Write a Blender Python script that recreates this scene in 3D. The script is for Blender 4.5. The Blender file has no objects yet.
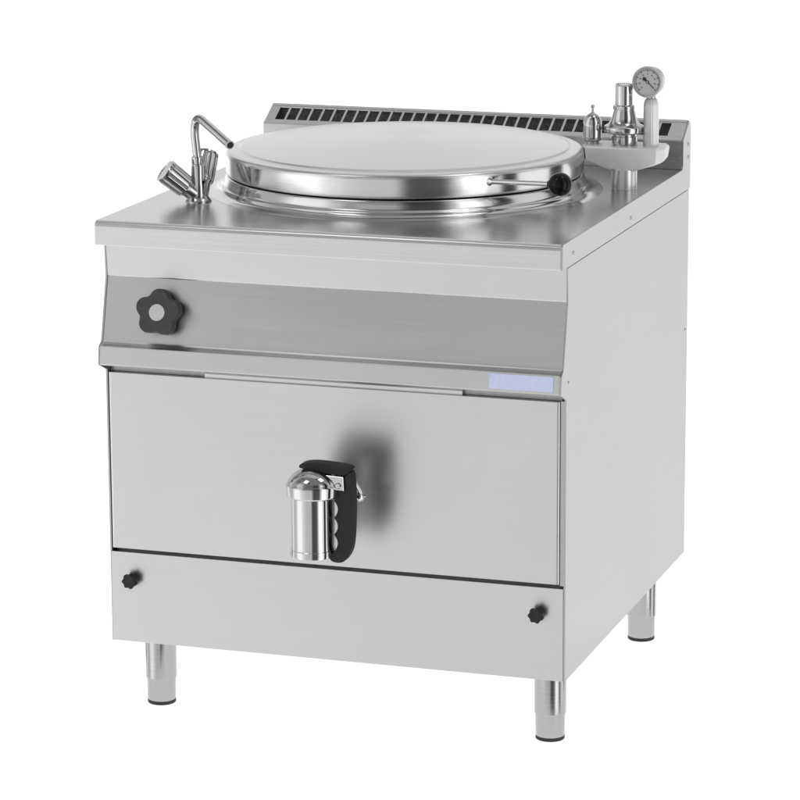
import bpy, bmesh, math, random
from mathutils import Vector, Matrix, Quaternion
PI = math.pi
S = bpy.context.scene
COL = S.collection

# ------------------------------------------------------------------ camera
cam_d = bpy.data.cameras.new('camera')
cam = bpy.data.objects.new('camera', cam_d)
COL.objects.link(cam)
S.camera = cam
CAM_POS = Vector((2.2424, -5.1753, 1.8293))
yaw, pit, rol = -0.3215, -0.2236, -0.005
fw = Vector((math.sin(yaw)*math.cos(pit), math.cos(yaw)*math.cos(pit), math.sin(pit)))
rt0 = Vector((math.cos(yaw), -math.sin(yaw), 0))
up0 = rt0.cross(fw)
rt = math.cos(rol)*rt0 + math.sin(rol)*up0
up = -math.sin(rol)*rt0 + math.cos(rol)*up0
cam.matrix_world = Matrix((
    (rt.x, up.x, -fw.x, CAM_POS.x),
    (rt.y, up.y, -fw.y, CAM_POS.y),
    (rt.z, up.z, -fw.z, CAM_POS.z),
    (0, 0, 0, 1)))
cam_d.sensor_width = 36
cam_d.lens = 3433.5/800*36
cam_d.clip_start = 0.1
cam_d.clip_end = 500

# ------------------------------------------------------------------ colour management
S.view_settings.view_transform = 'Standard'
S.view_settings.look = 'None'
S.view_settings.exposure = 0.0
S.view_settings.gamma = 1.0

# ------------------------------------------------------------------ studio world (white sweep, darker ceiling, softboxes and dark gaps between them)
W = bpy.data.worlds.new('World')
S.world = W
W.use_nodes = True
nt = W.node_tree
nt.nodes.clear()
out = nt.nodes.new('ShaderNodeOutputWorld')
bg = nt.nodes.new('ShaderNodeBackground')
nt.links.new(bg.outputs[0], out.inputs[0])

def wm(op, a, b=None, c=None):
    n = nt.nodes.new('ShaderNodeMath')
    n.operation = op
    for i, v in enumerate((a, b, c)):
        if v is None:
            continue
        if isinstance(v, (int, float)):
            n.inputs[i].default_value = v
        else:
            nt.links.new(v, n.inputs[i])
    return n.outputs[0]

def sstep(v, lo, hi, a=0.0, b=1.0):
    n = nt.nodes.new('ShaderNodeMapRange')
    n.interpolation_type = 'SMOOTHSTEP'
    nt.links.new(v, n.inputs[0])
    for i, x in enumerate((lo, hi, a, b)):
        n.inputs[i+1].default_value = x
    return n.outputs[0]

def lerp(a, b, t):
    # a + (b-a)*t
    return wm('ADD', a, wm('MULTIPLY', wm('SUBTRACT', b, a), t))

tc = nt.nodes.new('ShaderNodeTexCoord')
sep = nt.nodes.new('ShaderNodeSeparateXYZ')
nt.links.new(tc.outputs['Generated'], sep.inputs[0])
dx, dy, dz = sep.outputs
hl = wm('SQRT', wm('ADD', wm('ADD', wm('MULTIPLY', dx, dx), wm('MULTIPLY', dy, dy)), 1e-6))
elev = wm('ARCTAN2', dz, hl)
D2R = math.radians

def band(az, inner, outer):
    a = D2R(az)
    c = wm('DIVIDE', wm('ADD', wm('MULTIPLY', dx, math.sin(a)), wm('MULTIPLY', dy, math.cos(a))), hl)
    return sstep(c, math.cos(D2R(outer)), math.cos(D2R(inner)))

SWEEP, FRONT, BACK = 1.28, 0.92, 0.90
backness = sstep(wm('DIVIDE', dy, hl), -0.2, 0.6)
upper = lerp(FRONT, BACK, backness)
upper = lerp(upper, lerp(0.30, 0.68, backness), sstep(elev, D2R(26), D2R(52)))
sweep = lerp(SWEEP, 1.40, sstep(elev, D2R(-7), D2R(-21)))
val = lerp(sweep, upper, sstep(elev, D2R(-1), D2R(7)))
low_ok = sstep(elev, D2R(-42), D2R(-28))
high_ok = sstep(elev, D2R(62), D2R(45))
zone = wm('MULTIPLY', low_ok, high_ok)
for az, i, o, dark in ((92, 4, 8, 0.97), (49, 6, 9, 0.95), (148, 9, 21, 0.86), (302, 6, 14, 0.75), (170, 8, 46, 0.36), (4, 2, 8, 0.35), (262, 6, 16, 0.35)):  # the broadest band is added to grade the door's tone
    m = wm('MULTIPLY', wm('MULTIPLY', band(az, i, o), zone), dark)
    val = wm('MULTIPLY', val, wm('SUBTRACT', 1.0, m))
for az, i, o, add in ((117, 6, 10, 0.9), (230, 8, 18, 0.45)):
    val = wm('ADD', val, wm('MULTIPLY', wm('MULTIPLY', band(az, i, o), zone), add))
# dark band added to the world to darken the control panel's middle
panel_band = wm('MULTIPLY', wm('MULTIPLY', band(199.5, 1, 6), sstep(elev, D2R(4), D2R(10))), sstep(elev, D2R(40), D2R(26)))
val = wm('MULTIPLY', val, wm('SUBTRACT', 1.0, wm('MULTIPLY', panel_band, 0.5)))
comb = nt.nodes.new('ShaderNodeCombineColor')
for i in range(3):
    nt.links.new(val, comb.inputs[i])
nt.links.new(comb.outputs[0], bg.inputs[0])
bg.inputs[1].default_value = 1.0

# ------------------------------------------------------------------ studio lamps
def area(name, loc, target, size, power, shape='SQUARE'):
    l = bpy.data.lights.new(name, 'AREA')
    l.shape = shape
    l.size = size
    l.energy = power
    o = bpy.data.objects.new(name, l)
    COL.objects.link(o)
    o.location = loc
    o.rotation_euler = (Vector(target) - Vector(loc)).to_track_quat('-Z', 'Y').to_euler()
    return o
area('key_lamp', (-0.7, -1.3, 4.0), (0.4, 0.4, 0.7), 0.9, 6)
area('top_lamp', (1.6, 0.2, 3.4), (0.5, 0.4, 0.8), 0.7, 5)

# ------------------------------------------------------------------ materials
def new_mat(name):
    m = bpy.data.materials.new(name)
    m.use_nodes = True
    n = m.node_tree
    b = n.nodes['Principled BSDF']
    return m, n, b

def brushed(name, base=0.56, rough=0.33, stretch=(3, 3, 500), axis='Z', aniso=0.55, bump=0.02, contrast=0.06, rvar=0.08, tint=(1, 1, 1)):
    m, n, b = new_mat(name)
    L = n.links
    b.inputs['Metallic'].default_value = 1
    co = n.nodes.new('ShaderNodeTexCoord')
    mp = n.nodes.new('ShaderNodeMapping')
    mp.inputs['Scale'].default_value = stretch
    L.new(co.outputs['Object'], mp.inputs[0])
    nz = n.nodes.new('ShaderNodeTexNoise')
    nz.inputs['Scale'].default_value = 1.0
    nz.inputs['Detail'].default_value = 4
    L.new(mp.outputs[0], nz.inputs['Vector'])
    # broad handling marks, plus uneven reflections of wavy sheet painted into the colour
    n2 = n.nodes.new('ShaderNodeTexNoise')
    n2.inputs['Scale'].default_value = 2.6
    n2.inputs['Detail'].default_value = 5
    n2.inputs['Roughness'].default_value = 0.6
    L.new(co.outputs['Object'], n2.inputs['Vector'])
    def mr(src, a, c):
        k = n.nodes.new('ShaderNodeMapRange')
        k.inputs[1].default_value = 0.25
        k.inputs[2].default_value = 0.75
        k.inputs[3].default_value = a
        k.inputs[4].default_value = c
        L.new(src, k.inputs[0])
        return k.outputs[0]
    def mth(op, a, c):
        k = n.nodes.new('ShaderNodeMath')
        k.operation = op
        for i, v in enumerate((a, c)):
            if isinstance(v, (int, float)):
                k.inputs[i].default_value = v
            else:
                L.new(v, k.inputs[i])
        return k.outputs[0]
    v = mth('ADD', mr(nz.outputs[0], base-contrast/2, base+contrast/2), mr(n2.outputs[0], -0.02, 0.02))
    cc = n.nodes.new('ShaderNodeCombineColor')
    for i in range(3):
        L.new(mth('MULTIPLY', v, tint[i]), cc.inputs[i])
    L.new(cc.outputs[0], b.inputs['Base Color'])
    L.new(mth('ADD', mr(nz.outputs[0], rough-rvar/2, rough+rvar/2), mr(n2.outputs[0], -0.03, 0.03)), b.inputs['Roughness'])
    if aniso:
        tg = n.nodes.new('ShaderNodeTangent')
        tg.direction_type = 'RADIAL'
        tg.axis = axis
        L.new(tg.outputs[0], b.inputs['Tangent'])
        b.inputs['Anisotropic'].default_value = aniso
        b.inputs['Anisotropic Rotation'].default_value = 0.25
    if bump:
        bp = n.nodes.new('ShaderNodeBump')
        bp.inputs['Strength'].default_value = bump
        bp.inputs['Distance'].default_value = 0.001
        L.new(nz.outputs[0], bp.inputs['Height'])
        L.new(bp.outputs[0], b.inputs['Normal'])
    return m

def plain(name, col, rough, metal=0.0, var=0.15, scale=60, bump=0.0, bscale=900, coat=0.0, spec=0.5):
    m, n, b = new_mat(name)
    L = n.links
    co = n.nodes.new('ShaderNodeTexCoord')
    nz = n.nodes.new('ShaderNodeTexNoise')
    nz.inputs['Scale'].default_value = scale
    nz.inputs['Detail'].default_value = 3
    L.new(co.outputs['Object'], nz.inputs['Vector'])
    rp = n.nodes.new('ShaderNodeValToRGB')
    rp.color_ramp.elements[0].position = 0.3
    rp.color_ramp.elements[1].position = 0.7
    rp.color_ramp.elements[0].color = tuple(c*(1-var) for c in col) + (1,)
    rp.color_ramp.elements[1].color = tuple(min(1, c*(1+var)) for c in col) + (1,)
    L.new(nz.outputs[0], rp.inputs[0])
    L.new(rp.outputs[0], b.inputs['Base Color'])
    b.inputs['Roughness'].default_value = rough
    b.inputs['Metallic'].default_value = metal
    b.inputs['Coat Weight'].default_value = coat
    b.inputs['Specular IOR Level'].default_value = spec
    if bump:
        n3 = n.nodes.new('ShaderNodeTexNoise')
        n3.inputs['Scale'].default_value = bscale
        L.new(co.outputs['Object'], n3.inputs['Vector'])
        bp = n.nodes.new('ShaderNodeBump')
        bp.inputs['Strength'].default_value = bump
        bp.inputs['Distance'].default_value = 0.0006
        L.new(n3.outputs[0], bp.inputs['Height'])
        L.new(bp.outputs[0], b.inputs['Normal'])
    return m

M_FRONT = brushed('brushed_steel_front', 0.56, 0.31, (4, 4, 900), 'Z', aniso=0.45, contrast=0.035, rvar=0.05)
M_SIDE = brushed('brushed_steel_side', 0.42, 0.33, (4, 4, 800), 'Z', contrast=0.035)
M_TOP = brushed('brushed_steel_worktop', 0.59, 0.23, (2.5, 420, 420), 'Y', aniso=0.35, contrast=0.05)
M_SPLASH = brushed('brushed_steel_splashback', 0.54, 0.26, (2.5, 300, 420), 'Z', aniso=0.4)
M_LID = brushed('polished_steel_lid', 0.63, 0.27, (14, 14, 14), 'Z', aniso=0.3, bump=0, contrast=0.025, rvar=0.03)
M_RIM = brushed('polished_steel_rim', 0.62, 0.15, (6, 6, 300), 'Z', aniso=0.55, contrast=0.06)
M_LEG = brushed('satin_steel_leg', 0.41, 0.2, (6, 6, 400), 'Z', aniso=0.3)
M_CHROME = plain('chrome', (0.50, 0.50, 0.505), 0.045, 1.0, 0.03, 12)
M_ALU = plain('matt_cast_aluminium', (0.74, 0.74, 0.735), 0.42, 0.35, 0.04, 60, bump=0.08, bscale=500)
M_DULL = plain('dull_plated_steel', (0.66, 0.66, 0.655), 0.26, 0.62, 0.04, 30)
M_VALVE = plain('plated_valve_steel', (0.52, 0.52, 0.52), 0.10, 1.0, 0.04, 30)
M_SATIN = plain('satin_cast_steel', (0.50, 0.50, 0.495), 0.24, 1.0, 0.05, 40, bump=0.05, bscale=300)
M_INNER = plain('dark_inner_steel', (0.26, 0.26, 0.26), 0.5, 1.0, 0.1)
M_REVEAL = plain('grey_folded_steel', (0.36, 0.36, 0.36), 0.35, 1.0, 0.08)
M_BLACK = plain('black_plastic', (0.013, 0.013, 0.0135), 0.42, 0, 0.25, 90, bump=0.25, bscale=700, spec=0.3)
M_GRIP = plain('black_moulded_grip', (0.011, 0.011, 0.0115), 0.48, 0, 0.25, 90, bump=0.3, bscale=800, spec=0.28)
M_KNOB = plain('charcoal_plastic', (0.040, 0.040, 0.041), 0.5, 0, 0.2, 120, bump=0.35, bscale=600)
M_CAP = plain('pale_grey_plastic', (0.56, 0.56, 0.56), 0.45, 0, 0.04, 60)
M_BALL = plain('glossy_black_bakelite', (0.006, 0.006, 0.0065), 0.12, 0, 0.1, 30, spec=0.16)
M_RUBBER = plain('black_rubber', (0.018, 0.018, 0.018), 0.6, 0, 0.2)
M_VOID = plain('vent_interior_shade', (0.13, 0.13, 0.13), 0.7, 0, 0.5, 220, spec=0.2)  # shade inside the flue put into a dark colour
M_PLATE = plain('pale_lavender_label', (0.60, 0.64, 0.87), 0.42, 0, 0.05, 90)
M_DIAL = plain('silver_grey_dial', (0.50, 0.50, 0.50), 0.5, 0, 0.06, 200)
M_INK = plain('dial_black_ink', (0.02, 0.02, 0.02), 0.5, 0, 0.1)
M_HOLE = plain('painted_hole_shade', (0.03, 0.03, 0.03), 0.5, 0.3, 0.2)  # shade inside small openings put into a dark colour

# added white floor, translucent and lit by the world below, so no shadow shows
mf = bpy.data.materials.new('white_translucent_acrylic')
mf.use_nodes = True
n = mf.node_tree
n.nodes.clear()
o_ = n.nodes.new('ShaderNodeOutputMaterial')
tr = n.nodes.new('ShaderNodeBsdfTranslucent')
nzf = n.nodes.new('ShaderNodeTexNoise')
nzf.inputs['Scale'].default_value = 3
rpf = n.nodes.new('ShaderNodeValToRGB')
rpf.color_ramp.elements[0].color = (0.90, 0.90, 0.90, 1)
rpf.color_ramp.elements[1].color = (0.93, 0.93, 0.93, 1)
n.links.new(nzf.outputs[0], rpf.inputs[0])
n.links.new(rpf.outputs[0], tr.inputs[0])
n.links.new(tr.outputs[0], o_.inputs[0])

# ------------------------------------------------------------------ mesh helpers (all coordinates are world metres)
ORIG = {}
def part(name, bm, mat, parent=None, origin=None, smooth=35, label=None):
    if origin is None:
        cs = [v.co for v in bm.verts]
        origin = Vector(((min(c.x for c in cs)+max(c.x for c in cs))/2,
                         (min(c.y for c in cs)+max(c.y for c in cs))/2,
                         (min(c.z for c in cs)+max(c.z for c in cs))/2))
    origin = Vector(origin)
    for v in bm.verts:
        v.co -= origin
    bmesh.ops.recalc_face_normals(bm, faces=bm.faces)
    me = bpy.data.meshes.new(name)
    bm.to_mesh(me)
    bm.free()
    me.materials.append(mat)
    if smooth:
        me.polygons.foreach_set('use_smooth', [True]*len(me.polygons))
        me.set_sharp_from_angle(angle=math.radians(smooth))
    ob = bpy.data.objects.new(name, me)
    COL.objects.link(ob)
    if smooth:
        wn = ob.modifiers.new('weighted_normal', 'WEIGHTED_NORMAL')
        wn.keep_sharp = True
        wn.weight = 80
    ORIG[ob] = origin
    if parent is not None:
        ob.parent = parent
        ob.location = origin - ORIG[parent]
    else:
        ob.location = origin
    if label:
        ob['label'] = label
    return ob

def repeat(src, parent, loc, rot=0):
    c = src.copy()
    COL.objects.link(c)
    c.parent = parent
    ORIG[c] = Vector(loc)
    c.location = Vector(loc) - ORIG[parent]
    if rot:
        c.rotation_euler.z = rot
    for ch in list(src.children):
        d = ch.copy()
        COL.objects.link(d)
        d.parent = c
    return c

def B():
    return bmesh.new()

def box(bm, x0, x1, y0, y1, z0, z1, bev=0.0, seg=2, edges=None):
    vs = [bm.verts.new(p) for p in ((x0,y0,z0),(x1,y0,z0),(x1,y1,z0),(x0,y1,z0),(x0,y0,z1),(x1,y0,z1),(x1,y1,z1),(x0,y1,z1))]
    fs = [bm.faces.new([vs[i] for i in q]) for q in ((0,3,2,1),(4,5,6,7),(0,1,5,4),(1,2,6,5),(2,3,7,6),(3,0,4,7))]
    if bev:
        es = list({e for f in fs for e in f.edges})
        if edges:
            es = [e for e in es if edges(e)]
        bmesh.ops.bevel(bm, geom=es, offset=bev, segments=seg, profile=0.5, affect='EDGES', clamp_overlap=True)

def prism(bm, poly, axis, a, b, bev=0.0, seg=2):
    """extrude a polygon: axis 'x' -> poly in (y,z); 'y' -> (x,z); 'z' -> (x,y)"""
    def p(u, v, t):
        return {'x': (t, u, v), 'y': (u, t, v), 'z': (u, v, t)}[axis]
    lo = [bm.verts.new(p(u, v, a)) for u, v in poly]
    hi = [bm.verts.new(p(u, v, b)) for u, v in poly]
    f0 = bm.faces.new(lo)
    f1 = bm.faces.new(hi[::-1])
    k = len(poly)
    for i in range(k):
        bm.faces.new((lo[i], lo[(i+1) % k], hi[(i+1) % k], hi[i]))
    if bev:
        es = list(set(f0.edges) | set(f1.edges))
        bmesh.ops.bevel(bm, geom=es, offset=bev, segments=seg, profile=0.5, affect='EDGES', clamp_overlap=True)

def lathe(bm, prof, c=(0, 0, 0), axis=(0, 0, 1), seg=64, cap=True):
    """prof: list of (r, h) along axis from c"""
    q = Vector((0, 0, 1)).rotation_difference(Vector(axis).normalized())
    c = Vector(c)
    rings = []
    for r, h in prof:
        if r < 1e-6:
            rings.append([bm.verts.new(c + q @ Vector((0, 0, h)))])
        else:
            rings.append([bm.verts.new(c + q @ Vector((r*math.cos(2*PI*i/seg), r*math.sin(2*PI*i/seg), h))) for i in range(seg)])
    for A, Bq in zip(rings[:-1], rings[1:]):
        if len(A) == 1 and len(Bq) == 1:
            continue
        for i in range(seg):
            j = (i+1) % seg
            if len(A) == 1:
                bm.faces.new((A[0], Bq[j], Bq[i]))
            elif len(Bq) == 1:
                bm.faces.new((A[i], A[j], Bq[0]))
            else:
                bm.faces.new((A[i], A[j], Bq[j], Bq[i]))
    if cap:
        for R in (rings[0], rings[-1]):
            if len(R) > 1:
                bm.faces.new(R)

def arc(cx, cy, r, a0, a1, k=6):
    return [(cx + r*math.cos(D2R(a0+(a1-a0)*i/k)), cy + r*math.sin(D2R(a0+(a1-a0)*i/k))) for i in range(k+1)]

def tube(bm, pts, r, seg=20, caps=True):
    pts = [Vector(p) for p in pts]
    t0 = (pts[1]-pts[0]).normalized()
    nrm = t0.orthogonal().normalized()
    prev = t0
    rings = []
    for i, p in enumerate(pts):
        t = ((pts[min(i+1, len(pts)-1)] - pts[max(i-1, 0)])).normalized()
        nrm = prev.rotation_difference(t) @ nrm
        prev = t
        bi = t.cross(nrm)
        rr = r[i] if isinstance(r, (list, tuple)) else r
        rings.append([bm.verts.new(p + rr*(math.cos(2*PI*k/seg)*nrm + math.sin(2*PI*k/seg)*bi)) for k in range(seg)])
    for a, b in zip(rings[:-1], rings[1:]):
        for k in range(seg):
            j = (k+1) % seg
            bm.faces.new((a[k], a[j], b[j], b[k]))
    if caps:
        bm.faces.new(rings[0])
        bm.faces.new(rings[-1])

def bez(p0, p1, p2, k=10):
    p0, p1, p2 = Vector(p0), Vector(p1), Vector(p2)
    return [(1-t)**2*p0 + 2*t*(1-t)*p1 + t*t*p2 for t in [i/k for i in range(k+1)]]

def smooth_poly(pts, it=2):
    for _ in range(it):
        q = []
        for i in range(len(pts)):
            a, b = pts[i], pts[(i+1) % len(pts)]
            q.append((0.75*a[0]+0.25*b[0], 0.75*a[1]+0.25*b[1]))
            q.append((0.25*a[0]+0.75*b[0], 0.25*a[1]+0.75*b[1]))
        pts = q
    return pts

# ------------------------------------------------------------------ setting
b = B()
lathe(b, [(0.0001, -0.006), (0.62, -0.006)], (0.4, 0.4, 0.005), seg=128, cap=False)
fl = part('floor', b, mf, None, (0.4, 0.4, 0), smooth=0)
fl['kind'] = 'structure'

# ------------------------------------------------------------------ the boiling pan
root = bpy.data.objects.new('boiling_pan', None)
COL.objects.link(root)
root.location = (0.4, 0.4, 0)
ORIG[root] = Vector((0.4, 0.4, 0))
root['label'] = 'stainless steel catering boiling pan with round lid, tap, gauge and black-handled drain cup'
root['category'] = 'boiling pan'

D = 0.817          # depth of body
# --- legs
LEGS = [(0.0489, 0.0959), (0.7453, 0.1067), (0.7468, 0.7108), (0.0505, 0.7108)]
def mk_leg(x, y):
    b = B()
    lathe(b, [(0.0268, 0.150), (0.0268, 0.048), (0.0262, 0.0465), (0.0262, 0.0455)], (x, y, 0), seg=56)
    lg = part('leg', b, M_LEG, root, (x, y, 0))
    b = B()
    lathe(b, [(0.0262, 0.046), (0.0250, 0.0440), (0.0246, 0.010), (0.0240, 0.0065), (0.022, 0.0060)], (x, y, 0), seg=56)
    part('adjustable_foot', b, M_LEG, lg, (x, y, 0))
    b = B()
    lathe(b, [(0.0225, 0.0072), (0.0246, 0.0068), (0.0246, 0.0015), (0.0236, 0.0005), (0, 0.0005)], (x, y, 0), seg=56)
    part('rubber_pad', b, M_RUBBER, lg, (x, y, 0))
    return lg
leg0 = mk_leg(*LEGS[0])
for x, y in LEGS[1:]:
    repeat(leg0, root, (x, y, 0))

# --- inner carcass
b = B()
box(b, 0.006, 0.794, 0.018, 0.80, 0.150, 0.815)
part('inner_carcass', b, M_INNER, root, smooth=0)

# --- side panels (profile follows the front)
side_prof = [(0.000, 0.135), (0.000, 0.6075), (-0.0325, 0.6205), (-0.0335, 0.623), (-0.0300, 0.651), (-0.0270, 0.6535), (-0.0180, 0.658),
             (-0.0160, 0.664), (0.0085, 0.7655), (0.0035, 0.8215), (D, 0.8215), (D, 0.1415)]
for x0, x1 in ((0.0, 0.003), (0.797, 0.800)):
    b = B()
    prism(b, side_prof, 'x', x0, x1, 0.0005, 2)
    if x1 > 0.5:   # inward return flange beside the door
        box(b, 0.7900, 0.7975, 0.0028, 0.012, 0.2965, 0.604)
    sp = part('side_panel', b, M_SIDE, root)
    if x1 > 0.5:
        for y, z in ((0.0125, 0.634), (0.80, 0.566)):
            c = B()
            lathe(c, [(0.0026, 0), (0.0026, 0.0006), (0.0012, 0.0012), (0, 0.0012)], (0.7999, y, z), (1, 0, 0), 16)
            part('rivet', c, M_SATIN, sp)
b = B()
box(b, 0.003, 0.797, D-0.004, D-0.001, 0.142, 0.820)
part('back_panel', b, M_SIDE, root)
b = B()
box(b, 0.004, 0.796, 0.022, D-0.006, 0.1425, 0.146)
part('bottom_panel', b, M_REVEAL, root)

# --- fascia, sloped control panel, lip
X0, X1 = 0.0032, 0.7968
b = B()
prism(b, [(0.0045, 0.8215), (0.0090, 0.7672), (0.0093, 0.7660), (0.0100, 0.7650), (0.014, 0.7660), (0.014, 0.8215)], 'x', X0, X1)
part('fascia', b, M_FRONT, root)
b = B()
prof = [(0.0100, 0.7656), (-0.0148, 0.6650)] + [(-0.0158, 0.6612), (-0.0178, 0.6585), (-0.0205, 0.6562), (-0.0240, 0.6546), (-0.0272, 0.6538)]
prism(b, prof + [(-0.020, 0.650), (0.012, 0.650), (0.014, 0.7652)], 'x', X0, X1)
part('control_panel', b, M_FRONT, root)
b = B()
prof = [(-0.0275, 0.6536)] + [(-0.0288, 0.6530), (-0.0296, 0.6518), (-0.0332, 0.6240), (-0.0330, 0.6222), (-0.0318, 0.6210), (-0.0300, 0.6205)] + [(0.002, 0.6195), (0.002, 0.6230), (-0.027, 0.6235), (-0.0265, 0.6495)]
prism(b, prof, 'x', X0, X1)
lip = part('lip_rail', b, M_FRONT, root)
# nameplate (blank) lying on the slightly leaning lip face
b = B()
pl = smooth_poly([(0.6812, 0.6283), (0.7875, 0.6283), (0.7875, 0.6524), (0.6812, 0.6524)], 0)
def rrect(x0, x1, z0, z1, r):
    return arc(x1-r, z1-r, r, 0, 90, 4) + arc(x0+r, z1-r, r, 90, 180, 4) + arc(x0+r, z0+r, r, 180, 270, 4) + arc(x1-r, z0+r, r, 270, 360, 4)
prism(b, rrect(0.6805, 0.7870, 0.6262, 0.6508, 0.0022), 'y', -0.0010, 0.0, 0.0003, 1)
for v in b.verts:     # lean with the lip
    v.co.y += -0.0333 + (v.co.z-0.624)*(0.0036/0.0278) - 0.0001
part('nameplate', b, M_PLATE, lip)

# --- star knob on the control panel
nrm = Vector((0, -0.1002, 0.0246)).normalized()      # panel normal: out and slightly up
nrm = Vector((0, -math.cos(math.atan2(0.0246, 0.1002)), math.sin(math.atan2(0.0246, 0.1002))))
u_ax = Vector((1, 0, 0))
v_ax = nrm.cross(u_ax) * -1
if v_ax.z < 0:
    v_ax = -v_ax
def lobe_r(a, lobes, amp):
    # round lobes on a core, softened where they meet
    tot = 0
    for j in range(-4, 5):
        t = a + j*D2R(9.0/lobes)*1.2
        p = 2*PI/lobes
        t = (t + p/2) % p - p/2
        rho = 0.41 if lobes < 6 else 0.25
        d = 1-rho
        q = rho*rho - (d*math.sin(t))**2
        r = 1-amp
        if q > 0:
            r = max(r, d*math.cos(t) + math.sqrt(q))
        tot += r
    return tot/9
def star(bm, c, n_, u, v, R, dep, lobes, amp, base=0.0, rot=90, chamf=0.0022, seg=120):
    rings = []
    for h, k in ((base, 0.965), (base+0.15*dep, 1.0), (dep-chamf, 1.0), (dep-chamf*0.3, 1-chamf*0.35/R), (dep, 1-chamf*1.1/R)):
        ring = []
        for i in range(seg):
            a = 2*PI*i/seg
            r = R*lobe_r(a-D2R(rot), lobes, amp)*k
            ring.append(bm.verts.new(c + u*(r*math.cos(a)) + v*(r*math.sin(a)) + n_*h))
        rings.append(ring)
    for A, Bq in zip(rings[:-1], rings[1:]):
        for i in range(seg):
            j = (i+1) % seg
            bm.faces.new((A[i], A[j], Bq[j], Bq[i]))
    bm.faces.new(rings[0])
    bm.faces.new(rings[-1])
kc = Vector((0.1065, -0.0040, 0.7095))
b = B()
star(b, kc, nrm, u_ax, v_ax, 0.0400, 0.027, 5, 0.24, 0.006, 87)
kn = part('control_knob', b, M_KNOB, root, kc, smooth=40)
b = B()
lathe(b, [(0.0125, 0.0), (0.0125, 0.0068)], kc - nrm*0.0005, nrm, 32)
part('knob_shaft', b, M_REVEAL, kn)
b = B()
lathe(b, [(0.0138, 0.0262), (0.0138, 0.0274), (0.0132, 0.0279), (0, 0.0279)], kc, nrm, 48)
part('cap_disc', b, M_CAP, kn)

# --- door with folded pull along its top edge
b = B()
box(b, 0.0018, 0.7898, 0.0, 0.017, 0.2988, 0.6025, 0.0060, 5, edges=lambda e: abs(e.verts[0].co.z-e.verts[1].co.z) > 0.1 and e.verts[0].co.y < 0.01)
door = part('door', b, M_FRONT, root)
b = B()
prism(b, [(0.004, 0.6022), (0.0035, 0.6095), (0.0055, 0.6120), (0.014, 0.6125), (0.014, 0.6022)], 'x', 0.176, 0.624)
part('door_pull', b, M_FRONT, door)
b = B()
box(b, 0.0035, 0.7900, 0.0125, 0.0155, 0.6030, 0.6185)
part('door_reveal', b, M_REVEAL, root)
# lower panel
b = B()
box(b, 0.0018, 0.7967, -0.0008, 0.017, 0.1353, 0.2925, 0.0009, 2, edges=lambda e: e.verts[0].co.y < 0.01 and e.verts[1].co.y < 0.01)
lp = part('lower_panel', b, M_FRONT, root)
# two fixing knobs
def fixing_knob(x, z):
    c = Vector((x, -0.0008, z))
    b = B()
    n_ = Vector((0, -1, 0))
    star(b, c, n_, Vector((1, 0, 0)), Vector((0, 0, 1)), 0.0135, 0.019, 7, 0.17, 0.009, 80, 0.0016, 98)
    k = part('fixing_knob', b, M_BLACK, root, c, smooth=40)
    b = B()
    lathe(b, [(0.0085, 0), (0.0080, 0.0095)], c, n_, 24)
    part('stud', b, M_BLACK, k, c)
    return k
fk = fixing_knob(0.0405, 0.2460)
repeat(fk, root, (0.7550, -0.0008, 0.2487))

# --- worktop
CT, CB = 0.8645, 0.8235
b = B()
r = 0.010
prof = [(0.763, CT), (0.763, CT-0.003)]
prof = [(D-0.055, CT)] + [(-0.0325+r - r*math.sin(D2R(a)), CT-r + r*math.cos(D2R(a))) for a in range(0, 91, 15)] + \
       [(-0.0330, CB+0.002), (-0.0322, CB+0.0006), (-0.030, CB), (0.012, CB), (0.012, CB+0.004), (D-0.055, CT-0.003)]
prism(b, prof, 'x', 0.0, 0.79825)
top = part('worktop', b, M_TOP, root, smooth=40)
# right edge band which rises into the splashback end
YF, YB = D-0.055, D+0.001
def band_prof():
    p = [(-0.0326, CB+0.0002), (-0.0326, CT-0.0035), (-0.0300, CT+0.0004)]
    p += [(YF-0.008, CT+0.0004)] + [(YF-0.008+0.008*math.sin(D2R(a)), CT+0.0084-0.008*math.cos(D2R(a))) for a in (30, 60, 90)]
    p += [(YF, 0.914)] + [(YF+0.010-0.010*math.cos(D2R(a)), 0.914+0.008*math.sin(D2R(a))) for a in (25, 50, 75)]
    p += [(YB-0.014, 0.9475)] + [(YB-0.014+0.014*math.sin(D2R(a)), 0.9335+0.014*math.cos(D2R(a))) for a in (25, 50, 75, 90)]
    p += [(YB, CB+0.0002)]
    return p
b = B()
prism(b, band_prof(), 'x', 0.7983, 0.8016, 0.0002, 1)
eb = part('edge_band', b, M_SIDE, top)
for y, z in ((0.0312, 0.8420), (0.394, 0.8385), (0.8003, 0.9061), (0.8017, 0.8823)):
    c = B()
    lathe(c, [(0.0040, 0), (0.0040, 0.0006), (0.0024, 0.0014), (0.0022, 0.0010), (0, 0.0010)], (0.8014, y, z), (1, 0, 0), 20)
    part('screw', c, M_SATIN, top)
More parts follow.
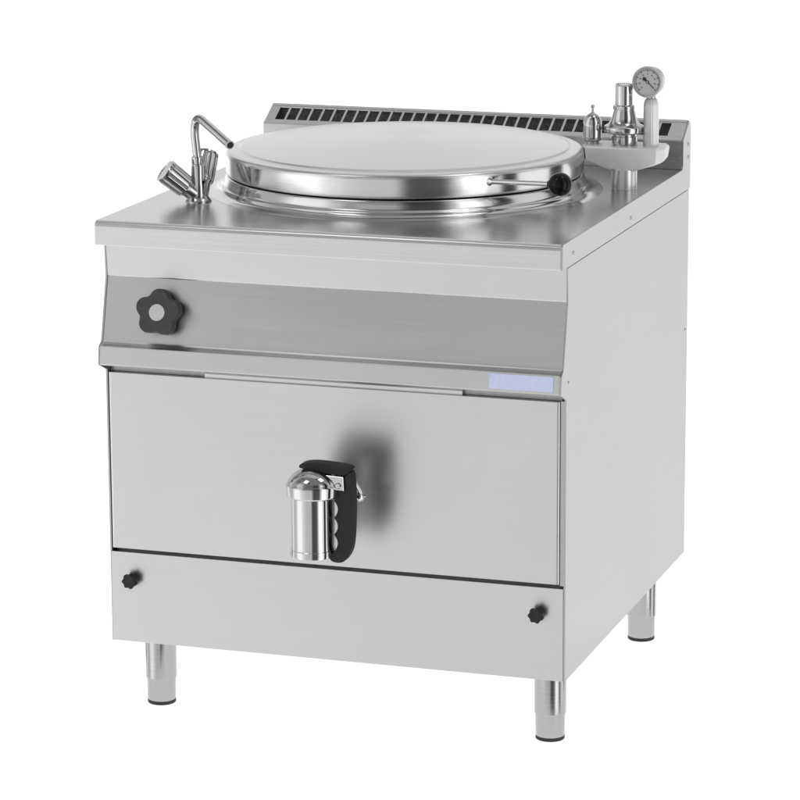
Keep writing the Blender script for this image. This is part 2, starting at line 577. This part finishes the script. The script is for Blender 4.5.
    # slit beside the screw
# --- splashback with slotted flue grille
b = B()
ZF, ZB = 0.9200, 0.9475
prism(b, [(YF+0.0025, CT+0.0002), (YF+0.0025, 0.8915), (YF+0.006, 0.8925), (YF+0.006, CT+0.0002)], 'x', 0.002, 0.798)
up_ = part('rear_upstand', b, M_SPLASH, root)
b = B()
prism(b, [(YF, 0.8920), (YF-0.0006, 0.8928), (YF-0.0006, ZF-0.005), (YF+0.0008, ZF-0.0016), (YF+0.004, ZF), (YF+0.008, ZF+0.0017), (YF+0.008, ZF-0.002), (YF+0.003, ZF-0.006), (YF+0.003, 0.8920)], 'x', 0.0, 0.7982)
prism(b, [(YB-0.009, ZB-0.0035), (YB-0.003, ZB), (YB, ZB-0.003), (YB, 0.8240), (YB-0.003, 0.8240), (YB-0.003, ZB-0.005)], 'x', 0.0, 0.7982)
prism(b, [(YF+0.0032, 0.8660), (YF+0.0032, ZF-0.006), (YB-0.0032, ZB-0.006), (YB-0.0032, 0.8660)], 'x', 0.0002, 0.0030)
sb = part('splashback', b, M_SPLASH, root)
# grille: strips between slots run front to back on the sloping top
b = B()
y0, y1 = YF+0.0075, YB-0.0085
sl = (ZB-0.0035-(ZF+0.0017))/(y1-y0)
def gz(y):
    return ZF+0.0015+(y-y0)*sl
def plate(xa, xb, ya, yb, th=0.0016):
    vs = [b.verts.new((x, y, gz(y)-t)) for t in (0, th) for (x, y) in ((xa, ya), (xb, ya), (xb, yb), (xa, yb))]
    for q in ((0,1,2,3),(7,6,5,4),(0,4,5,1),(1,5,6,2),(2,6,7,3),(3,7,4,0)):
        b.faces.new([vs[i] for i in q])
plate(0.0, 0.7982, y0, y0+0.0035)
plate(0.0, 0.7982, y1-0.0025, y1)
pitch, bw, xs = 0.0222, 0.0042, 0.0185
plate(0.0, xs, y0+0.0036, y1-0.0026)
k = 0
x = xs
while x + pitch < 0.792:
    x += pitch
    plate(x-bw, x, y0+0.0036, y1-0.0026)
plate(x, 0.7982, y0+0.0036, y1-0.0026)
part('vent_grille', b, M_SPLASH, sb, smooth=0)
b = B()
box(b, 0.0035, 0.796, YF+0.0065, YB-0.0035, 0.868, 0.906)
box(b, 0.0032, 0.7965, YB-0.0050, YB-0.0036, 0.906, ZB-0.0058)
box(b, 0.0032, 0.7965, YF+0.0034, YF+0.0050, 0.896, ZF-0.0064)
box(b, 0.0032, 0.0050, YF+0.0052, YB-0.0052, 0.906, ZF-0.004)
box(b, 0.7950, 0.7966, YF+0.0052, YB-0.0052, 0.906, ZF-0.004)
part('flue_interior', b, M_VOID, sb, smooth=0)  # dark lining added to hide bright steel behind the slots

# --- kettle skirt
KC = (0.386, 0.432)
b = B()
lathe(b, [(0.290, 0.8945), (0.3070, 0.8938), (0.3090, 0.8928), (0.3104, 0.8910), (0.3126, 0.886), (0.3146, 0.8805), (0.3158, 0.8778), (0.3176, 0.8764), (0.3194, 0.8752), (0.3206, 0.8734), (0.3216, 0.8712), (0.3236, 0.8690), (0.3268, 0.8671), (0.3310, 0.8658), (0.3370, 0.8650), (0.3440, 0.8647), (0.3440, 0.8640)], (KC[0], KC[1], 0), seg=160, cap=False)
part('kettle_collar', b, M_RIM, root, smooth=60)
# --- lid
b = B()
prof = [(0.300, 0.8962), (0.3085, 0.8957), (0.3100, 0.8967), (0.3105, 0.8987), (0.3105, 0.9285), (0.3098, 0.9318), (0.3078, 0.9345), (0.3050, 0.9360),
        (0.300, 0.9368), (0.2905, 0.9374), (0.2880, 0.9378), (0.2860, 0.9390), (0.2845, 0.9402), (0.2825, 0.9408), (0.279, 0.9413)]
for i in range(1, 13):
    rr = 0.279*(1-i/12)
    prof.append((max(rr, 0), 0.9413 + 0.0135*(1-(rr/0.279)**2)))
lathe(b, prof, (KC[0], KC[1], 0), seg=192, cap=False)
lid = part('lid', b, M_LID, root, smooth=60)
# the polished vertical band of the lid
b = B()
lathe(b, [(0.3106, 0.8996), (0.3109, 0.9003), (0.3109, 0.9280), (0.3104, 0.9292)], (KC[0], KC[1], 0), seg=192, cap=False)
part('lid_rim_band', b, M_RIM, lid, smooth=60)
P0, P1 = Vector((0.601, 0.2165, 0.9192)), Vector((0.734, 0.190, 0.9245))
dd = (P1-P0).normalized()
b = B()
lathe(b, [(0.0075, -0.002), (0.0075, 0.006), (0.0060, 0.0075), (0.0042, 0.009), (0.0040, (P1-P0).length-0.01)], P0, dd, 24)
part('handle_rod', b, M_CHROME, lid)
b = B()
R = 0.0198
lathe(b, [(0.006, -R*0.98-0.002)] + [(R*math.sin(a), -R*math.cos(a)) for a in [0.3+(PI-0.3)*i/20 for i in range(20)]] + [(0, R)], P1, dd, 40)
part('ball_knob', b, M_BALL, lid, P1, smooth=80)

# --- swivel tap
FB = Vector((0.0925, 0.200, CT))
b = B()
lathe(b, [(0.0225, 0.0), (0.0225, 0.002), (0.0205, 0.004), (0.0165, 0.009), (0.0145, 0.016), (0.0140, 0.026), (0.0125, 0.034), (0.0118, 0.060), (0.0095, 0.064)], FB, seg=48)
tap = part('mixer_tap', b, M_CHROME, root, FB)
b = B()
lathe(b, [(0.0098, 0), (0.0105, 0.001), (0.0105, 0.011), (0.0096, 0.013)], FB + Vector((-0.001, 0, 0.0635)), (-0.03, 0, 1), 32)
part('swivel_collar', b, M_CHROME, tap)
def tap_handle(o, d, ln, rr):
    """a sloping valve arm and its fluted grip"""
    o, d = Vector(o), Vector(d).normalized()
    b = B()
    lathe(b, [(0.0140, -0.008), (0.0145, 0.012), (0.0165, 0.018), (0.0165, 0.022)], o, d, 40)
    a = part('valve_arm', b, M_CHROME, tap)
    b = B()
    seg = 96
    q = Vector((0, 0, 1)).rotation_difference(d)
    rings = []
    for h, k, fl_ in ((0.0185, 0.80, 0), (0.0190, 0.86, .5), (0.024, 0.92, 1), (ln-0.008, 1.0, 1), (ln-0.006, 1.0, .2), (ln-0.0055, 0.95, 0), (ln-0.0045, 0.95, 0), (ln-0.004, 1.0, 0), (ln-0.001, 0.99, 0), (ln, 0.95, 0), (ln, 0.78, 0), (ln-0.001, 0.76, 0)):
        ring = []
        for i in range(seg):
            an = 2*PI*i/seg
            w = max(0, math.cos(6*an))**6
            r_ = rr*k*(1-0.12*fl_*w)
            ring.append(b.verts.new(o + q @ Vector((r_*math.cos(an), r_*math.sin(an), h))))
        rings.append(ring)
    for A, C_ in zip(rings[:-1], rings[1:]):
        for i in range(seg):
            j = (i+1) % seg
            b.faces.new((A[i], A[j], C_[j], C_[i]))
    b.faces.new(rings[0])
    b.faces.new(rings[-1])
    part('tap_handle', b, M_CHROME, tap, o, smooth=30)
tap_handle(FB + Vector((-0.006, -0.004, 0.013)), (-0.66, -0.42, 0.66), 0.066, 0.0215)
tap_handle(FB + Vector((0.0005, 0.010, 0.016)), (-0.09, 0.60, 0.78), 0.072, 0.0215)
# spout: rises, bends over and swings out towards the front
b = B()
s0 = FB + Vector((-0.0012, 0, 0.074))
s1 = Vector((0.0878, 0.199, 0.978))
tip = Vector((0.197, 0.083, 0.9820))
bend = Vector((0.0868, 0.200, 1.018))
mid = Vector((0.118, 0.1665, 1.0060))
pts = [s0, s0.lerp(s1, 0.5), s1] + bez(s1, bend, mid, 12)[1:] + [mid.lerp(tip, t) for t in (0.3, 0.6, 0.9, 1.0)]
tube(b, pts, [0.0074]*(len(pts)), 28, caps=False)
part('spout', b, M_CHROME, tap, smooth=60)
dt = (tip-mid).normalized()
b = B()
lathe(b, [(0.0058, -0.03), (0.0058, 0.0006), (0.0074, 0.0006), (0.0078, -0.0002), (0.0078, -0.003), (0.0073, -0.004)], tip, dt, 32, cap=False)
part('spout_ring', b, M_CHROME, tap)
b = B()
lathe(b, [(0.0, 0.0), (0.0057, 0.0)], tip - dt*0.0012, dt, 24, cap=False)
part('outlet_shade_disc', b, M_HOLE, tap)  # dark disc stands in for the shade inside the spout

# --- safety valve block behind the kettle
PX, PY = 0.7470, 0.555
b = B()
lathe(b, [(0.0236, 0.8646), (0.0236, 0.8656), (0.0230, 0.8660), (0.0230, 0.8990), (0.0205, 0.9010)], (PX+0.004, PY-0.017, 0), seg=56)
post = part('valve_post', b, M_DULL, root)
b = B()
# block: octagonal plan, bottom rising towards both ends
ZT = 0.9385
plan = [(0.6765, 0.535), (0.6850, 0.520), (0.728, 0.517), (0.770, 0.517), (0.8120, 0.521), (0.8230, 0.543), (0.8230, 0.572), (0.8120, 0.592), (0.685, 0.592), (0.6765, 0.578)]
def zbot(x, y):
    t = abs(x-0.752)
    e = min(1, max(0, (t-0.020)/0.055))
    return 0.8955 + 0.0165*e + (0.004 if y > 0.55 else 0)
rings = []
rings.append([b.verts.new((0.750+(x-0.750)*0.90, 0.555+(y-0.555)*0.80, zbot(x, y))) for x, y in plan])
rings.append([b.verts.new((0.750+(x-0.750)*0.97, 0.555+(y-0.555)*0.95, zbot(x, y)+0.004)) for x, y in plan])
rings.append([b.verts.new((x, y, ZT-0.0035)) for x, y in plan])
rings.append([b.verts.new((0.750+(x-0.750)*0.985, 0.555+(y-0.555)*0.97, ZT)) for x, y in plan])
for A, C_ in zip(rings[:-1], rings[1:]):
    for i in range(len(A)):
        j = (i+1) % len(A)
        b.faces.new((A[i], A[j], C_[j], C_[i]))
b.faces.new(rings[0])
b.faces.new(rings[-1])
blk = part('valve_block', b, M_ALU, root, smooth=20)
# small vacuum breaker
b = B()
lathe(b, [(0.0120, ZT-0.001), (0.0120, 0.9420), (0.0165, 0.9440), (0.0178, 0.9460), (0.0178, 0.9495), (0.0168, 0.9500), (0.0168, 0.9690), (0.0160, 0.9760), (0.0135, 0.9835), (0.0090, 0.9885), (0.0040, 0.9912), (0.0026, 0.9930), (0.0022, 1.0000), (0.0032, 1.0010), (0.0032, 1.0050), (0.0014, 1.0060), (0, 1.0060)], (0.6893, PY, 0), seg=48)
part('vacuum_breaker', b, M_VALVE, blk, smooth=45)
# main relief valve
b = B()
lathe(b, [(0.0205, ZT-0.001), (0.0205, 0.9400), (0.0222, 0.9410), (0.0222, 0.9535), (0.0205, 0.9545), (0.0205, 0.9570), (0.0235, 0.9585)], (PX, PY, 0), seg=56)
part('valve_collar', b, M_VALVE, blk)
b = B()
lathe(b, [(0.0235, 0.9580), (0.0335, 0.9600), (0.0350, 0.9620), (0.0350, 0.9695), (0.0335, 0.9715), (0.0285, 0.9740), (0.0235, 0.9800), (0.0210, 0.9880), (0.0190, 0.9965), (0.0182, 0.9985), (0.0182, 1.0000)], (PX-0.001, PY, 0), seg=56)
part('valve_bonnet', b, M_VALVE, blk, smooth=45)
b = B()
lathe(b, [(0.0176, 0.9995), (0.0192, 1.0005), (0.0192, 1.0065), (0.0165, 1.0075), (0.0156, 1.0085), (0.0156, 1.0405), (0.0146, 1.0420), (0.0128, 1.0428), (0, 1.0432)], (PX-0.0015, PY, 0), seg=56)
# knurled top edge
for i in range(28):
    a = 2*PI*i/28
    lathe(b, [(0.0012, 1.0405), (0.0012, 1.0440), (0, 1.0440)], (PX-0.0015+0.0142*math.cos(a), PY+0.0142*math.sin(a), 0), seg=6)
part('relief_cap', b, M_VALVE, blk, smooth=45)
# gauge post
GX = 0.7940
b = B()
hx = 8
def hexring(r, z, seg=8):
    return [b.verts.new((GX + r*math.cos(2*PI*(i+0.5)/seg), PY + r*math.sin(2*PI*(i+0.5)/seg), z)) for i in range(seg)]
rr = [hexring(r_, z) for r_, z in ((0.0140, ZT-0.001), (0.0140, 1.0080), (0.0128, 1.0150), (0.0100, 1.0205), (0.0080, 1.0215))]
for A, C_ in zip(rr[:-1], rr[1:]):
    for i in range(8):
        j = (i+1) % 8
        b.faces.new((A[i], A[j], C_[j], C_[i]))
b.faces.new(rr[0]); b.faces.new(rr[-1])
bmesh.ops.bevel(b, geom=[e for e in b.edges if abs(e.verts[0].co.z-e.verts[1].co.z) > 0.004], offset=0.0016, segments=2, affect='EDGES')
part('gauge_post', b, M_DULL, blk, smooth=30)
# pressure gauge
GC = Vector((0.7900, PY-0.012, 1.0505))
gn = Vector((-0.02, -1, 0.03)).normalized()
b = B()
lathe(b, [(0.0225, -0.027), (0.0245, -0.0255), (0.0250, -0.022), (0.0250, -0.004), (0.0268, -0.003), (0.0272, 0.0), (0.0272, 0.0026), (0.0266, 0.0034), (0.0250, 0.0034), (0.0245, 0.0030), (0.0245, 0.0005)], GC, gn, 64)
lathe(b, [(0.0078, 1.0200), (0.0078, 1.0260)], (GX, PY, 0), seg=20)
gg = part('pressure_gauge', b, M_SATIN, root, GC, smooth=40)
b = B()
lathe(b, [(0.0, 0.0009), (0.0244, 0.0009)], GC, gn, 48, cap=False)
part('dial', b, M_DIAL, gg, GC)
gu = Vector((1, 0, 0)) - gn*gn.x
gu.normalize()
gv = -gn.cross(gu)
if gv.z < 0:
    gv = -gv
b = B()
def gq(u0, v0, ang, ln, w, h=0.0012, th=0.0003, w2=None):
    """small bar on the dial starting at (u0,v0) along ang"""
    w2 = w if w2 is None else w2
    ca, sa = math.cos(ang), math.sin(ang)
    vs = []
    for hh in (h, h+th):
        for (l, s, ww) in ((0, -1, w), (ln, -1, w2), (ln, 1, w2), (0, 1, w)):
            uu = u0 + l*ca - s*ww/2*sa
            vv = v0 + l*sa + s*ww/2*ca
            vs.append(b.verts.new(GC + gu*uu + gv*vv + gn*hh))
    for q in ((0,1,2,3),(7,6,5,4),(0,4,5,1),(1,5,6,2),(2,6,7,3),(3,7,4,0)):
        b.faces.new([vs[i] for i in q])
for i in range(41):
    a = D2R(225 - 270*i/40)
    big = i % 5 == 0
    ln = 0.0044 if big else 0.0024
    r_ = 0.0222
    gq((r_-ln)*math.cos(a), (r_-ln)*math.sin(a), a, ln, 0.0010 if big else 0.0006)
for i in range(0, 41, 5):     # short bars where the figures stand, too small to read
    a = D2R(225 - 270*i/40)
    gq(0.0138*math.cos(a)-0.0012, 0.0138*math.sin(a), 0, 0.0024, 0.0013)
part('scale_marks', b, M_INK, gg, GC, smooth=0)
b = B()
na = D2R(-43)
gq(0, 0, na, 0.0165, 0.0017, 0.0018, 0.0004, 0.0007)
gq(0, 0, na+PI, 0.0070, 0.0018, 0.0018, 0.0004, 0.0040)
lathe(b, [(0.0026, 0.0016), (0.0026, 0.0028)], GC, gn, 20)
lathe(b, [(0.0032, 0.0018), (0.0032, 0.0022)], GC + gu*0.0075*math.cos(na+PI) + gv*0.0075*math.sin(na+PI), gn, 20)
part('needle', b, M_INK, gg, GC, smooth=0)
b = B()
lathe(b, [(0.0015, 0.0028), (0.0012, 0.0034), (0, 0.0034)], GC, gn, 16)
part('needle_pin', b, M_CHROME, gg, GC)

# --- drain tap in front of the door
DX, DY = 0.4010, -0.100
b = B()
lathe(b, [(0.0300, 0.3435), (0.0335, 0.3425), (0.0360, 0.3435), (0.0366, 0.3450), (0.0366, 0.3555), (0.0359, 0.3562), (0.0359, 0.4500)], (DX, DY, 0), seg=72, cap=False)
lathe(b, [(0.0300, 0.3435), (0.0300, 0.44)], (DX, DY, 0), seg=72, cap=False)
lathe(b, [(0.0001, 0.345), (0.0300, 0.345)], (DX, DY, 0), seg=72, cap=False)
dt_ = part('drain_tap', b, M_CHROME, root, smooth=40)
b = B()
lathe(b, [(0.0360, 0.4450), (0.0435, 0.4448), (0.0454, 0.4462), (0.0458, 0.4480), (0.0462, 0.4625), (0.0454, 0.4650), (0.0438, 0.4662)] +
      [(0.0425, 0.4690), (0.0392, 0.4738), (0.0335, 0.4795), (0.0255, 0.4850), (0.0165, 0.4888), (0.0080, 0.4906), (0, 0.4910)], (DX+0.0022, DY, 0), seg=72)
part('domed_cap', b, M_CHROME, dt_, smooth=50)
b = B()
for an, rr_, zz in ((-100, 0.0335, 0.4795), (-62, 0.0335, 0.4795), (-128, 0.0392, 0.4738), (-80, 0.0392, 0.4738)):
    dirv = Vector((math.cos(D2R(an))*0.62, math.sin(D2R(an))*0.62, 0.78))
    lathe(b, [(0.0012, -0.001), (0.0012, 0.0003), (0, 0.0003)], (DX+0.0022+rr_*math.cos(D2R(an)), DY+rr_*math.sin(D2R(an)), zz), dirv, 12)
part('vent_hole_discs', b, M_HOLE, dt_)  # small dark discs painted as the shade of holes
# pipe from the tap through the door
b = B()
lathe(b, [(0.0205, 0.0), (0.0205, 0.075), (0.0235, 0.077), (0.0235, 0.084), (0.0310, 0.086), (0.0310, 0.0985)], (DX+0.004, DY+0.001, 0.440), (0, 1, 0), 48)
part('outlet_pipe', b, M_CHROME, dt_, smooth=40)
TOP = [(0.3817, 0.4946), (0.3869, 0.4988), (0.4024, 0.5017), (0.4231, 0.5019), (0.4462, 0.5001), (0.4667, 0.4984), (0.4743, 0.4957), (0.4755, 0.4903), (0.4614, 0.4793), (0.446, 0.4811), (0.428, 0.4818), (0.41, 0.4855), (0.392, 0.4871), (0.3829, 0.4905)]
GRIP = [(0.4588, 0.4778), (0.4743, 0.4939), (0.4772, 0.4755), (0.4791, 0.4506), (0.4783, 0.413), (0.4764, 0.3752), (0.4719, 0.3547), (0.4575, 0.3358), (0.4340, 0.3371), (0.4325, 0.3470), (0.4390, 0.3530), (0.4401, 0.3550), (0.4420, 0.3568), (0.4433, 0.3585), (0.4444, 0.3603), (0.4453, 0.3621), (0.4461, 0.3639), (0.4466, 0.3656), (0.4469, 0.3674), (0.4471, 0.3692), (0.4470, 0.3709), (0.4467, 0.3727), (0.4462, 0.3745), (0.4455, 0.3762), (0.4446, 0.3780), (0.4435, 0.3798), (0.4423, 0.3816), (0.4404, 0.3833), (0.4423, 0.3851), (0.4436, 0.3869), (0.4447, 0.3886), (0.4457, 0.3904), (0.4464, 0.3922), (0.4469, 0.3940), (0.4473, 0.3957), (0.4474, 0.3975), (0.4473, 0.3993), (0.4470, 0.4010), (0.4465, 0.4028), (0.4458, 0.4046), (0.4450, 0.4064), (0.4439, 0.4081), (0.4426, 0.4099), (0.4408, 0.4117), (0.4426, 0.4134), (0.4440, 0.4152), (0.4451, 0.4170), (0.4460, 0.4188), (0.4467, 0.4205), (0.4473, 0.4223), (0.4476, 0.4241), (0.4477, 0.4258), (0.4476, 0.4276), (0.4474, 0.4294), (0.4469, 0.4311), (0.4462, 0.4329), (0.4453, 0.4347), (0.4442, 0.4365), (0.4429, 0.4382), (0.4411, 0.4400), (0.4440, 0.4560), (0.4535, 0.4590)]
def slim(pts):
    return [(x - max(0, x-0.45)*0.13, z) for x, z in pts]
TOP = slim([(x, z + (0.003 if z < 0.4905 else 0)) for x, z in TOP])
GRIP = slim(GRIP)
b = B()
prism(b, smooth_poly(TOP, 2), 'y', DY-0.010, DY+0.011, 0.004, 3)
part('lever_top', b, M_GRIP, dt_, smooth=40)
b = B()
prism(b, smooth_poly(GRIP, 2), 'y', DY-0.008, DY+0.009, 0.0028, 3)
part('lever_grip', b, M_GRIP, dt_, smooth=40)
# metal core of the lever: cheeks, pivot screw and the strip behind the finger grooves
b = B()
prism(b, [(0.4200, 0.4830), (0.4588, 0.4815), (0.4597, 0.4585), (0.4400, 0.4592), (0.4300, 0.4700)], 'y', DY-0.0130, DY-0.0085, 0.0008, 1)
prism(b, [(0.4200, 0.4830), (0.4588, 0.4815), (0.4597, 0.4585), (0.4400, 0.4592), (0.4300, 0.4700)], 'y', DY+0.0105, DY+0.0140, 0.0008, 1)
prism(b, [(0.4395, 0.4500), (0.4560, 0.4500), (0.4560, 0.3560), (0.4405, 0.3560)], 'y', DY-0.002, DY+0.003, 0.0006, 1)
part('lever_bracket', b, M_CHROME, dt_)
b = B()
lathe(b, [(0.0050, 0), (0.0050, 0.0012), (0.0038, 0.0028), (0, 0.0030)], (0.4505, DY-0.0129, 0.4668), (0, -1, 0), 28)
part('pivot_screw', b, M_CHROME, dt_)
b = B()
lathe(b, [(0.0030, -0.024), (0.0050, -0.006), (0.0085, -0.005), (0.0088, 0.0), (0.0065, 0.004), (0.0030, 0.0050), (0.0030, 0.0075), (0, 0.0080)], (0.4735, DY+0.032, 0.4400), (0.55, 0.3, 0.1), 24)
tube(b, [(0.4680, DY+0.018, 0.4660), (0.4725, DY+0.024, 0.4550), (0.4745, DY+0.032, 0.4430)], 0.0042, 12)
part('latch_pin', b, M_CHROME, dt_)
